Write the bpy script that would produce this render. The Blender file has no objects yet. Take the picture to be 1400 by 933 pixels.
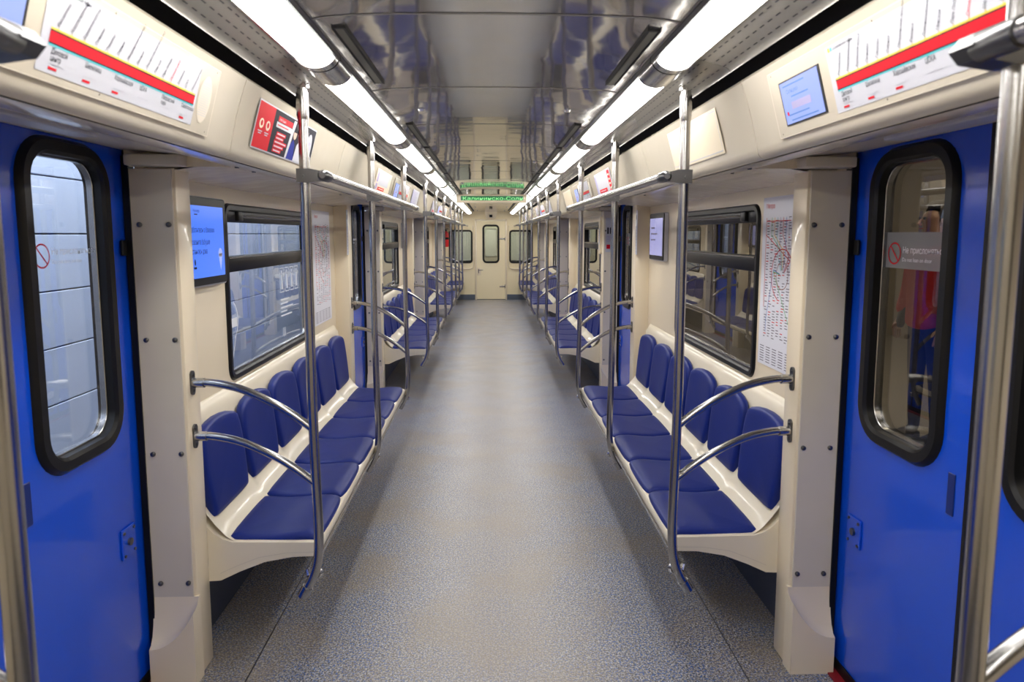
import bpy, bmesh, math, random
from mathutils import Vector, Matrix
random.seed(7)
S = bpy.context.scene
C = S.collection
PI = math.pi
# ---------------------------------------------------------------- camera
H = 1.55
f_px, PPX, PPY = 955.0, 700.0, 428.0
pit = math.atan((PPY - 320) / f_px)
yaw = math.atan(30 / f_px * math.cos(pit))
cd = bpy.data.cameras.new('camera'); cam = bpy.data.objects.new('camera', cd); C.objects.link(cam)
cam.location = (-0.02, 0, H)
cam.rotation_euler = (PI / 2 - pit, 0, -yaw)
cd.sensor_width = 36; cd.lens = f_px / 1400 * 36
cd.shift_y = -(466.5 - PPY) / 1400
cd.clip_start = 0.02; cd.clip_end = 200
cd.dof.use_dof = True; cd.dof.focus_distance = 5.0; cd.dof.aperture_fstop = 5.6
S.camera = cam
# ---------------------------------------------------------------- world, exposure
w = bpy.data.worlds.new('world'); S.world = w; w.use_nodes = True
w.node_tree.nodes['Background'].inputs[0].default_value = (0.6, 0.7, 0.9, 1)
w.node_tree.nodes['Background'].inputs[1].default_value = 0.05
S.view_settings.view_transform = 'Standard'; S.view_settings.look = 'None'
S.view_settings.exposure = 0.25; S.view_settings.gamma = 1.0
LAMP_E = 15.5
def area(name, loc, rot, sx, sy, power, col=(1, 1, 1)):
    l = bpy.data.lights.new(name, 'AREA'); l.shape = 'RECTANGLE'; l.size = sx; l.size_y = sy
    l.energy = power; l.color = col
    o = bpy.data.objects.new(name, l); o.location = loc; o.rotation_euler = rot; C.objects.link(o); return o
# unseen area lights added on both sides to brighten hall wall and platform
area('hall_fill', (-1.75, 7.5, 2.7), (0, math.radians(38), 0), 0.3, 20, 330, (0.86, 0.92, 1))
area('hall_fill', (3.4, 8, 3.2), (0, 0, 0), 0.4, 18, 240, (1, 0.95, 0.85))

# ---------------------------------------------------------------- materials
def mat(name, col, rough=0.5, metal=0.0, emit=None, estr=0, bump=None, coat=0, var=None, spec=0.5):
    m = bpy.data.materials.new(name); m.use_nodes = True
    nt = m.node_tree; b = nt.nodes['Principled BSDF']
    b.inputs['Base Color'].default_value = (*col, 1); b.inputs['Roughness'].default_value = rough
    b.inputs['Metallic'].default_value = metal
    b.inputs['Specular IOR Level'].default_value = spec
    if coat: b.inputs['Coat Weight'].default_value = coat; b.inputs['Coat Roughness'].default_value = 0.06
    if emit: b.inputs['Emission Color'].default_value = (*emit, 1); b.inputs['Emission Strength'].default_value = estr
    tc = nt.nodes.new('ShaderNodeTexCoord')
    if var:                       # (scale, amount) gentle tone variation
        n = nt.nodes.new('ShaderNodeTexNoise'); n.inputs['Scale'].default_value = var[0]; n.inputs['Detail'].default_value = 4
        nt.links.new(tc.outputs['Object'], n.inputs['Vector'])
        mx = nt.nodes.new('ShaderNodeMix'); mx.data_type = 'RGBA'
        mx.inputs[6].default_value = (*[c * (1 - var[1]) for c in col], 1)
        mx.inputs[7].default_value = (*[min(1, c * (1 + var[1])) for c in col], 1)
        nt.links.new(n.outputs['Fac'], mx.inputs[0]); nt.links.new(mx.outputs[2], b.inputs['Base Color'])
    if bump:                      # (scale, strength, distance)
        n = nt.nodes.new('ShaderNodeTexNoise'); n.inputs['Scale'].default_value = bump[0]; n.inputs['Detail'].default_value = 3
        nt.links.new(tc.outputs['Object'], n.inputs['Vector'])
        bp = nt.nodes.new('ShaderNodeBump'); bp.inputs['Strength'].default_value = bump[1]; bp.inputs['Distance'].default_value = bump[2]
        nt.links.new(n.outputs['Fac'], bp.inputs['Height']); nt.links.new(bp.outputs[0], b.inputs['Normal'])
    return m
def glass_mat(name, tint, mult=1.6):
    m = bpy.data.materials.new(name); m.use_nodes = True; nt = m.node_tree; nt.nodes.clear()
    o = nt.nodes.new('ShaderNodeOutputMaterial'); mx = nt.nodes.new('ShaderNodeMixShader')
    t = nt.nodes.new('ShaderNodeBsdfTransparent'); t.inputs[0].default_value = (*tint, 1)
    g = nt.nodes.new('ShaderNodeBsdfGlossy'); g.inputs['Roughness'].default_value = 0.0
    fr = nt.nodes.new('ShaderNodeLayerWeight'); fr.inputs[0].default_value = 0.5
    pw = nt.nodes.new('ShaderNodeMath'); pw.operation = 'POWER'; pw.inputs[1].default_value = 5
    mm = nt.nodes.new('ShaderNodeMath'); mm.operation = 'MULTIPLY_ADD'; mm.inputs[1].default_value = 0.96*mult; mm.inputs[2].default_value = 0.04*mult; mm.use_clamp = True
    nt.links.new(fr.outputs['Facing'], pw.inputs[0]); nt.links.new(pw.outputs[0], mm.inputs[0]); nt.links.new(mm.outputs[0], mx.inputs[0])
    nt.links.new(t.outputs[0], mx.inputs[1]); nt.links.new(g.outputs[0], mx.inputs[2]); nt.links.new(mx.outputs[0], o.inputs[0])
    return m
CREAM = mat('cream_laminate', (0.86, 0.745, 0.555), 0.32, var=(3, 0.03), coat=0.45)
CREAMY = mat('yellowish_cream', (0.93, 0.81, 0.54), 0.4)
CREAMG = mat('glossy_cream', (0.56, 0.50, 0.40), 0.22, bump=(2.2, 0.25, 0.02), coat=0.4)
COVE = mat('cove_plastic', (0.84, 0.77, 0.64), 0.2, bump=(3.5, 0.5, 0.03), coat=0.3)
SHELL = mat('cream_seat_shell', (0.80, 0.72, 0.57), 0.3, coat=0.4)
GREYP = mat('grey_pillar_plate', (0.66, 0.59, 0.48), 0.4, var=(6, 0.06))
PERF = mat('perforated_sheet', (0.30, 0.28, 0.245), 0.25, metal=0.4, bump=(1.5, 0.15, 0.01))
DARK = mat('dark_gap', (0.012, 0.011, 0.01), 0.8)
BLACK = mat('black_rubber', (0.006, 0.006, 0.007), 0.35, spec=0.3)
OLIVE = mat('olive_grille', (0.09, 0.085, 0.06), 0.6)
DKSTEEL = mat('dark_steel', (0.15, 0.15, 0.155), 0.3, metal=1)
STEEL = mat('brushed_steel', (0.38, 0.372, 0.368), 0.22, metal=1, bump=(90, 0.04, 0.002))
CHROME = mat('chrome', (0.8, 0.8, 0.8), 0.12, metal=1)
BLUE = mat('blue_door_paint', (0.002, 0.075, 0.66), 0.22, bump=(3, 0.1, 0.01), coat=0.35)
BLUED = mat('blue_recess', (0.004, 0.02, 0.16), 0.4)
SEAT = mat('blue_seat_vinyl', (0.006, 0.020, 0.185), 0.42, bump=(260, 0.12, 0.002), var=(9, 0.12), spec=0.3)
WHITE = mat('white_paper', (0.52, 0.52, 0.57), 0.4)
RED = mat('red_print', (0.62, 0.006, 0.018), 0.55, spec=0.15)
MAPW = mat('wall_map_paper', (0.80, 0.80, 0.86), 0.5)
MINK = mat('map_lettering', (0.16, 0.13, 0.18), 0.6)
INK = mat('dark_ink', (0.02, 0.02, 0.03), 0.6, spec=0.1)
INKB = mat('ink_blue', (0.08, 0.2, 0.55), 0.5)
INKY = mat('ink_yellow', (0.8, 0.52, 0.05), 0.5)
INKT = mat('ink_teal', (0.1, 0.5, 0.55), 0.5)
INKG = mat('ink_green', (0.1, 0.45, 0.15), 0.5)
INKL = mat('ink_lilac', (0.36, 0.33, 0.55), 0.5)
PEACH = mat('peach_paper', (0.82, 0.66, 0.5), 0.4)
SKINP = mat('skin_print', (0.7, 0.42, 0.32), 0.5)
NAVYP = mat('navy_print', (0.02, 0.03, 0.22), 0.6, spec=0.1)
PGREY = mat('grey_print', (0.5, 0.5, 0.55), 0.5)
LAMP = mat('lamp_diffuser', (0.9, 0.9, 0.9), 0.4, emit=(1.0, 0.975, 0.93), estr=LAMP_E)
SCRB = mat('blue_screen', (0.02, 0.05, 0.2), 0.15, emit=(0.07, 0.20, 0.95), estr=0.9)
SCRL = mat('pale_screen', (0.05, 0.07, 0.2), 0.15, emit=(0.38, 0.47, 0.95), estr=0.8)
SCRV = mat('lavender_screen', (0.1, 0.1, 0.2), 0.15, emit=(0.42, 0.42, 0.75), estr=0.65)
LED = mat('green_led', (0, 0.1, 0), 0.4, emit=(0.30, 1.0, 0.34), estr=1.0)
LEDBG = mat('led_window', (0.02, 0.10, 0.05), 0.25, emit=(0.02, 0.14, 0.05), estr=0.6)
GLASS = glass_mat('window_glass', (0.86, 0.88, 0.90))
GLASSD = glass_mat('smoked_glass', (0.62, 0.6, 0.55), 1.8)
FROST = mat('white_sticker', (0.8, 0.82, 0.86), 0.5)
FILM = glass_mat('frosted_film', (0.7, 0.7, 0.7), 0)
_n = FILM.node_tree; _g = [x for x in _n.nodes if x.type == 'BSDF_GLOSSY'][0]; _d = _n.nodes.new('ShaderNodeBsdfDiffuse'); _d.inputs[0].default_value = (.7, .7, .72, 1)
_m = [x for x in _n.nodes if x.type == 'MIX_SHADER'][0]; _n.links.new(_d.outputs[0], _m.inputs[2]); _n.links.remove(_m.inputs[0].links[0]); _m.inputs[0].default_value = 0.28
OUTW = mat('outer_wall_panel', (0.55, 0.62, 0.78), 0.4, var=(0.8, 0.12))
OUTF = mat('outer_floor', (0.10, 0.11, 0.13), 0.7)
OUTR = mat('outer_beige_wall', (0.36, 0.31, 0.24), 0.6, var=(0.7, 0.15))
SKIRT = mat('blue_grey_skirting', (0.10, 0.125, 0.17), 0.5)
UNDER = mat('under_seat_panel', (0.045, 0.055, 0.085), 0.55)
EXTR = mat('extinguisher_red', (0.65, 0.02, 0.02), 0.3)
JACKET = mat('red_jacket', (0.8, 0.04, 0.05), 0.8, bump=(40, 0.4, 0.02))
TROUS = mat('navy_trousers', (0.02, 0.03, 0.08), 0.8)
SKIN = mat('skin', (0.6, 0.36, 0.26), 0.5)
HAIR = mat('dark_hair', (0.04, 0.025, 0.015), 0.6)
# metal ceiling: polished sheet that reflects the saloon
CEIL = mat('ceiling_sheet', (0.50, 0.475, 0.435), 0.055, metal=0.72, bump=(1.6, 0.35, 0.012))
# speckled linoleum floor
def floor_mat():
    m = bpy.data.materials.new('speckled_linoleum'); m.use_nodes = True; nt = m.node_tree; b = nt.nodes['Principled BSDF']
    N = nt.nodes.new; L = nt.links.new
    tc = N('ShaderNodeTexCoord')
    def noise(sc, det=2):
        n = N('ShaderNodeTexNoise'); n.inputs['Scale'].default_value = sc; n.inputs['Detail'].default_value = det
        L(tc.outputs['Object'], n.inputs['Vector']); return n
    def ramp(src, p0, c0, p1, c1):
        r = N('ShaderNodeValToRGB'); e = r.color_ramp.elements
        e[0].position = p0; e[0].color = c0; e[1].position = p1; e[1].color = c1; L(src, r.inputs[0]); return r
    def mix(fac, a, bb, mode='MIX'):
        x = N('ShaderNodeMix'); x.data_type = 'RGBA'; x.blend_type = mode
        if isinstance(fac, float): x.inputs[0].default_value = fac
        else: L(fac, x.inputs[0])
        for i, v in ((6, a), (7, bb)):
            if isinstance(v, tuple): x.inputs[i].default_value = v
            else: L(v, x.inputs[i])
        return x.outputs[2]
    base = ramp(noise(150, 3).outputs['Fac'], 0.40, (0.05, 0.05, 0.055, 1), 0.62, (0.44, 0.425, 0.415, 1)).outputs[0]
    blue = ramp(noise(115, 1).outputs['Fac'], 0.555, (0, 0, 0, 1), 0.60, (1, 1, 1, 1)).outputs[0]
    c = mix(blue, base, (0.05, 0.12, 0.34, 1))
    wh = ramp(noise(140, 1).outputs['Fac'], 0.62, (0, 0, 0, 1), 0.68, (1, 1, 1, 1)).outputs[0]
    c = mix(wh, c, (0.62, 0.62, 0.64, 1))
    dirt = ramp(noise(2.6, 5).outputs['Fac'], 0.45, (0, 0, 0, 1), 0.62, (0.8, 0.8, 0.8, 1)).outputs[0]
    c = mix(dirt, c, mix(0.55, c, (0.26, 0.20, 0.12, 1)))
    # scuffed walkway down the middle, worn warmer and paler
    sx = N('ShaderNodeSeparateXYZ'); L(tc.outputs['Object'], sx.inputs[0])
    ab = N('ShaderNodeMath'); ab.operation = 'ABSOLUTE'; L(sx.outputs[0], ab.inputs[0])
    wk = ramp(ab.outputs[0], 0.10, (0.45, 0.45, 0.45, 1), 0.55, (0, 0, 0, 1)).outputs[0]
    c = mix(wk, c, (0.42, 0.38, 0.34, 1))
    L(c, b.inputs['Base Color'])
    rr = N('ShaderNodeMapRange'); L(noise(4, 4).outputs['Fac'], rr.inputs[0]); rr.inputs[3].default_value = 0.28; rr.inputs[4].default_value = 0.5
    L(rr.outputs[0], b.inputs['Roughness'])
    return m
FLOOR = floor_mat()

# ---------------------------------------------------------------- mesh helpers
def link(name, me, parent=None):
    o = bpy.data.objects.new(name, me); C.objects.link(o)
    if parent: o.parent = parent
    return o
def obj(name, bm, m, parent=None, smooth=False, recalc=True):
    if recalc and bm.faces: bmesh.ops.recalc_face_normals(bm, faces=bm.faces)
    me = bpy.data.meshes.new(name); bm.to_mesh(me); bm.free()
    for x in (m if isinstance(m, (list, tuple)) else [m]): me.materials.append(x)
    if smooth:
        me.polygons.foreach_set('use_smooth', [True] * len(me.polygons))
        try: me.set_sharp_from_angle(angle=math.radians(38))
        except Exception: pass
    return link(name, me, parent)
def tag(o, label, cat, group=None):
    o['label'] = label; o['category'] = cat
    if group: o['group'] = group
    return o
def thing(name, loc, label, cat, group=None):
    o = bpy.data.objects.new(name, None); o.location = loc; o.empty_display_size = 0.05; C.objects.link(o)
    return tag(o, label, cat, group)
def struct(name, bm, m, smooth=False):
    o = obj(name, bm, m, smooth=smooth); o['kind'] = 'structure'; return o
def sempty(name, loc=(0, 0, 0)):
    o = bpy.data.objects.new(name, None); o.location = loc; o.empty_display_size = 0.05; C.objects.link(o); o['kind'] = 'structure'; return o
def stuff(o): o['kind'] = 'stuff'; return o
def local(bm, loc):
    bmesh.ops.translate(bm, verts=bm.verts, vec=(-loc[0], -loc[1], -loc[2])); return bm
NB = bmesh.new
def box(bm, x0, x1, y0, y1, z0, z1, mi=0):
    if x0 > x1: x0, x1 = x1, x0
    if y0 > y1: y0, y1 = y1, y0
    if z0 > z1: z0, z1 = z1, z0
    v = [bm.verts.new(p) for p in ((x0,y0,z0),(x1,y0,z0),(x1,y1,z0),(x0,y1,z0),(x0,y0,z1),(x1,y0,z1),(x1,y1,z1),(x0,y1,z1))]
    for q in ((0,3,2,1),(4,5,6,7),(0,1,5,4),(1,2,6,5),(2,3,7,6),(3,0,4,7)):
        bm.faces.new([v[i] for i in q]).material_index = mi
def bbox(bm, x0, x1, y0, y1, z0, z1, r=0.005, seg=2):
    n0 = set(bm.verts); e0 = set(bm.edges); box(bm, x0, x1, y0, y1, z0, z1)
    bmesh.ops.bevel(bm, geom=[e for e in bm.edges if e not in e0], offset=r, segments=seg, affect='EDGES', profile=0.5)
def tube(bm, pts, r, n=12, caps=True):
    pts = [Vector(p) for p in pts]; rings = []
    rs = r if isinstance(r, (list, tuple)) else [r] * len(pts)
    t = (pts[1] - pts[0]).normalized()
    u = t.orthogonal().normalized()
    for i, p in enumerate(pts):
        if i == 0: tt = pts[1] - pts[0]
        elif i == len(pts) - 1: tt = pts[-1] - pts[-2]
        else: tt = (pts[i+1] - p).normalized() + (p - pts[i-1]).normalized()
        tt.normalize(); u = (u - tt * u.dot(tt)).normalized(); v = tt.cross(u)
        rings.append([bm.verts.new(p + (u * math.cos(a) + v * math.sin(a)) * rs[i]) for a in [2*PI*k/n for k in range(n)]])
    for a, b in zip(rings, rings[1:]):
        for k in range(n): bm.faces.new((a[k], a[(k+1) % n], b[(k+1) % n], b[k]))
    if caps: bm.faces.new(rings[0][::-1]); bm.faces.new(rings[-1])
def smoothpath(pts, n=6):
    P = [Vector(p) for p in pts]; P = [2*P[0]-P[1]] + P + [2*P[-1]-P[-2]]; out = []
    for i in range(1, len(P) - 2):
        a, b, c, d = P[i-1:i+3]
        for k in range(n):
            t = k / n
            out.append(0.5*((2*b)+(c-a)*t+(2*a-5*b+4*c-d)*t*t+(3*b-a-3*c+d)*t*t*t))
    out.append(P[-2]); return out
def extr(bm, prof, y0, y1, close=False, s=1, caps=False, mi=0, t=0):
    """profile of (X,z) swept along Y"""
    a = [bm.verts.new((s*x, y0, z)) for x, z in prof]; b = [bm.verts.new((s*x, y1, z)) for x, z in prof]
    n = len(prof)
    for i in range(n if close else n-1):
        bm.faces.new((a[i], a[(i+1) % n], b[(i+1) % n], b[i])).material_index = mi
    if caps: bm.faces.new(a[::-1]); bm.faces.new(b)
def rrect(u0, u1, v0, v1, r, n=5):
    out = []
    for cx, cy, a0 in ((u1-r, v1-r, 0), (u0+r, v1-r, 90), (u0+r, v0+r, 180), (u1-r, v0+r, 270)):
        for k in range(n+1):
            a = math.radians(a0 + 90*k/n); out.append((cx + r*math.cos(a), cy + r*math.sin(a)))
    return out
def bridge(bm, A, B, mi=0):
    n = len(A)
    for i in range(n): bm.faces.new((A[i], A[(i+1) % n], B[(i+1) % n], B[i])).material_index = mi
def mapper(axis, s=1):
    # side walls: (u,v,d)=(y,z,inward depth x);   end walls: (u,v,d)=(x,z,y)
    if axis == 'x': return lambda u, v, d: (s*d, u, v)
    return lambda u, v, d: (u, d, v)
def ring_frame(bm, M, u0, u1, v0, v1, r, wd, d_wall, d_front, d_back, n=6):
    o = rrect(u0, u1, v0, v1, r, n); m = rrect(u0+wd*.25, u1-wd*.25, v0+wd*.25, v1-wd*.25, max(r-wd*.25, .01), n)
    i1 = rrect(u0+wd*.8, u1-wd*.8, v0+wd*.8, v1-wd*.8, max(r-wd*.8, .01), n); i2 = rrect(u0+wd, u1-wd, v0+wd, v1-wd, max(r-wd, .008), n)
    L = [[bm.verts.new(M(u, v, d)) for u, v in lp] for lp, d in ((o, d_wall), (m, d_front), (i1, d_front), (i2, (d_front+d_wall)/2), (i2, d_back), (o, d_back))]
    for a, b in zip(L, L[1:]): bridge(bm, a, b)
    bridge(bm, L[-1], L[0])
def plate(bm, M, lp, d0, d1, mi=0):
    a = [bm.verts.new(M(u, v, d0)) for u, v in lp]; b = [bm.verts.new(M(u, v, d1)) for u, v in lp]
    bridge(bm, a, b, mi); bm.faces.new(a[::-1]).material_index = mi; bm.faces.new(b).material_index = mi
def wall_holes(bm, M, U0, U1, V0, V1, holes, d0, d1):
    us = sorted({U0, U1, *[h[0] for h in holes], *[h[1] for h in holes]})
    vs = sorted({V0, V1, *[h[2] for h in holes], *[h[3] for h in holes]})
    for i in range(len(us)-1):
        for j in range(len(vs)-1):
            cu, cv = (us[i]+us[i+1])/2, (vs[j]+vs[j+1])/2
            if any(h[0] < cu < h[1] and h[2] < cv < h[3] for h in holes): continue
            plate(bm, M, [(us[i], vs[j]), (us[i+1], vs[j]), (us[i+1], vs[j+1]), (us[i], vs[j+1])], d0, d1)
# flat print on a surface: origin, right, up vectors
class Print:
    def __init__(s, o, r, u):
        s.o = Vector(o); s.r = Vector(r).normalized(); s.u = Vector(u).normalized(); s.n = s.r.cross(s.u).normalized(); s.bm = NB(); s.mats = []; s.b0 = 0; s.bs = 1
    def mi(s, m):
        if m not in s.mats: s.mats.append(m)
        return s.mats.index(m)
    def p(s, a, b, h): return s.o + s.r*a + s.u*(b*s.bs+s.b0) + s.n*h
    def poly(s, pts, m, h=0.002):
        s.bm.faces.new([s.bm.verts.new(s.p(a, b, h)) for a, b in pts]).material_index = s.mi(m)
    def rect(s, a0, a1, b0, b1, m, h=0.002): s.poly([(a0, b0), (a1, b0), (a1, b1), (a0, b1)], m, h)
    def slab(s, a0, a1, b0, b1, t, m):
        i = s.mi(m); v = [s.bm.verts.new(s.p(a, b, h)) for h in (0, t) for a, b in ((a0, b0), (a1, b0), (a1, b1), (a0, b1))]
        for q in ((4,5,6,7),(0,1,5,4),(1,2,6,5),(2,3,7,6),(3,0,4,7),(3,2,1,0)): s.bm.faces.new([v[k] for k in q]).material_index = i
    def line(s, pts, wd, m, h=0.0025):
        for (a, b), (c, d) in zip(pts, pts[1:]):
            L = math.hypot(c-a, d-b) or 1; nx, ny = -(d-b)/L*wd/2, (c-a)/L*wd/2
            s.poly([(a+nx, b+ny), (a-nx, b-ny), (c-nx, d-ny), (c+nx, d+ny)], m, h)
    def ellipse(s, a, b, ra, rb, m, h=0.0025, n=20): s.poly([(a+ra*math.cos(2*PI*k/n), b+rb*math.sin(2*PI*k/n)) for k in range(n)], m, h)
    def arc(s, a, b, r, wd, m, a0=0, a1=360, n=24, h=0.0025):
        s.line([(a+r*math.cos(math.radians(a0+(a1-a0)*k/n)), b+r*math.sin(math.radians(a0+(a1-a0)*k/n))) for k in range(n+1)], wd, m, h)
    def text(s, txt, a, b, size, m, rot=0, h=0.003, sx=1.0):
        me = text_mesh(txt); i = s.mi(m); c, sn = math.cos(rot), math.sin(rot)
        vs = []
        for v in me.vertices:
            x, y = v.co.x*size*sx, v.co.y*size
            vs.append(s.bm.verts.new(s.p(a + x*c - y*sn, b + x*sn + y*c, h)))
        for p in me.polygons:
            try: s.bm.faces.new([vs[k] for k in p.vertices]).material_index = i
            except ValueError: pass
    def done(s, name, parent=None): return obj(name, s.bm, s.mats, parent, recalc=False)
_tc = {}
def text_mesh(t):
    if t in _tc: return _tc[t]
    cu = bpy.data.curves.new('lettering', 'FONT'); cu.body = t; cu.size = 1; cu.resolution_u = 2
    o = bpy.data.objects.new('lettering', cu); C.objects.link(o)
    bpy.context.view_layer.update()
    me = bpy.data.meshes.new_from_object(o.evaluated_get(bpy.context.evaluated_depsgraph_get()))
    bpy.data.objects.remove(o); _tc[t] = me; return me
SD = {-1: 'left', 1: 'right'}
ORD = ['first', 'second', 'third', 'fourth', 'fifth', 'sixth', 'seventh', 'eighth', 'ninth', 'tenth', 'eleventh', 'twelfth']
PER = 4.25; YE = 16.5; YB = -1.3
def sideprint(s, y, z, X=None, up=(0, 0, 1)):
    X = X if X is not None else 1.14
    return Print((s*X, y, z), (0, -s, 0), up)

# ================================================================ SETTING
bm = NB(); box(bm, -1.26, 1.26, YB, YE, -0.05, 0); fl = struct('floor', bm, FLOOR)
for s in (-1, 1):      # strip joints of the linoleum
    bm = NB(); box(bm, s*0.875, s*0.879, YB, YE, -0.001, 0.0012); obj('floor_joint', bm, DKSTEEL, fl)
# --- ceiling: shell, sheet panels, slots
cp = [(0, 2.062), (.12, 2.0615), (.24, 2.060), (.34, 2.056), (.40, 2.051), (.44, 2.044)]
full = [(-x, z) for x, z in cp[:0:-1]] + cp
bm = NB(); box(bm, -1.26, 1.26, YB, YE, 2.14, 2.2); ceil = struct('ceiling', bm, DARK)
yb = [YB] + [0.05 + .825*k for k in range(0, 20)] + [YE]
for a, b in zip(yb, yb[1:]):
    if b - a < .1: continue
    bm = NB(); extr(bm, full + [(x, z+.012) for x, z in full[::-1]], a+.0015, b-.0015, close=True, caps=True)
    obj('sheet_panel', bm, CEIL, ceil, smooth=True)
    bm = NB(); extr(bm, [(x, z-.0012) for x, z in full], a-.006, a+.006); obj('joint_strip', bm, PERF, ceil, smooth=True)
slots = [(.4, 1.0), (1.775, 2.406)] 
y = 3.28
while y < 15.6:
    slots.append((y, min(y + .80, 15.8))); y += .88
for s in (-1, 1):
    for a, b in slots:
        bm = NB(); box(bm, s*.372, s*.400, a, b, 2.047, 2.056)
        for q in (0, 1):      # raised rim
            box(bm, s*(.369 if q else .400), s*(.372 if q else .403), a-.003, b+.003, 2.045, 2.054)
        o = obj('air_slot', bm, DARK, ceil)
        bm = NB(); 
        n = int((b-a)/.035)
        box(bm, s*.376, s*.396, a+.01, b-.01, 2.0462, 2.048)
        obj('slot_grille', bm, OLIVE, o)
for s in (-1, 1):
    for k in range(7):
        y = 2.95 + k*2.1
        bm = NB(); tube(bm, [(s*.30, y, 2.062), (s*.30, y, 2.05)], [.016, .010], 12); obj('ceiling_stud', bm, CHROME, ceil, smooth=True)
# --- upper side trim: lamp tray, perforated panels, cove panels
segs = []
k = -1
ybr = [YB]
for k in range(-1, 4):
    for q in (2.0, 3.33, 4.66):
        y = q + PER*k
        if YB + .1 < y < YE - .1: ybr.append(y)
ybr.append(YE)
n_trim = 0
def trim():
    global n_trim; n_trim += 1; return sempty('trim_%d' % n_trim)
perf = [(.556, 2.036), (.60, 2.026), (.632, 2.0165), (.645, 2.012), (.652, 2.006), (.654, 1.999)]
cove = [(.700, 1.985), (.690, 1.980), (.686, 1.972), (.690, 1.962), (.703, 1.925), (.720, 1.870), (.733, 1.815), (.738, 1.790), (.742, 1.775), (.750, 1.765), (.762, 1.760)]
under = [(.764, 1.758), (.780, 1.754), (.85, 1.764), (.852, 1.770)]
soff = [(.850, 1.770), (.90, 1.772), (.96, 1.768), (1.03, 1.758), (1.10, 1.748), (1.16, 1.742)]
soffd = [(.850, 1.770), (.90, 1.785), (1.0, 1.80), (1.10, 1.81), (1.208, 1.82)]
trims = {}
for s in (-1, 1):
    t = trim(); trims[s] = t
    bm = NB(); extr(bm, [(.43, 2.047), (.43, 2.042), (.565, 2.042), (.565, 2.047)], YB, YE, s=s); obj('lamp_tray', bm, STEEL, t)
    bm = NB(); extr(bm, [(.62, 2.06), (.72, 2.055), (.74, 1.95), (.78, 1.80)], YB, YE, s=s); obj('gap_backing', bm, DARK, t)
    for a, b in zip(ybr, ybr[1:]):
        p = perf + [(x+.002, z+.008) for x, z in perf[::-1]]
        bm = NB(); extr(bm, p, a+.002, b-.002, close=True, s=s, caps=True); pp = obj('perforated_panel', bm, PERF, t, smooth=True)
        bm = NB()
        for r_, (hx, hz) in enumerate(((.575, 2.0305), (.604, 2.0238), (.632, 2.0152))):
            yy = a + .03 + (.022 if r_ == 1 else 0)
            while yy < b - .03:
                v = [bm.verts.new((s*(hx+dx), yy+dy, hz-.0014-dx*.3)) for dx, dy in ((-.0018, 0), (.0018, 0), (.0018, .024), (-.0018, .024))]
                bm.faces.new(v); yy += .045
        stuff(obj('vent_holes', bm, DARK, t, recalc=False))
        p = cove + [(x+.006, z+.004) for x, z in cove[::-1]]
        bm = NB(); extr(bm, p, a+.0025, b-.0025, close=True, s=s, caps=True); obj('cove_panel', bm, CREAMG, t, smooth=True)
    bm = NB(); extr(bm, under, YB, YE, s=s); obj('ledge_strip', bm, COVE, t, smooth=True)
    for k in range(-1, 4):
        b0 = 2.29 + PER*k
        for yy in (b0-.03, b0+.13, b0+.75, b0+1.5, b0+2.3, b0+2.95):
            if YB < yy < YE:
                bm = NB(); tube(bm, [(s*.815, yy, 1.762), (s*.815, yy, 1.755)], [.008, .006], 10); obj('screw', bm, DKSTEEL, t, smooth=True)
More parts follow.
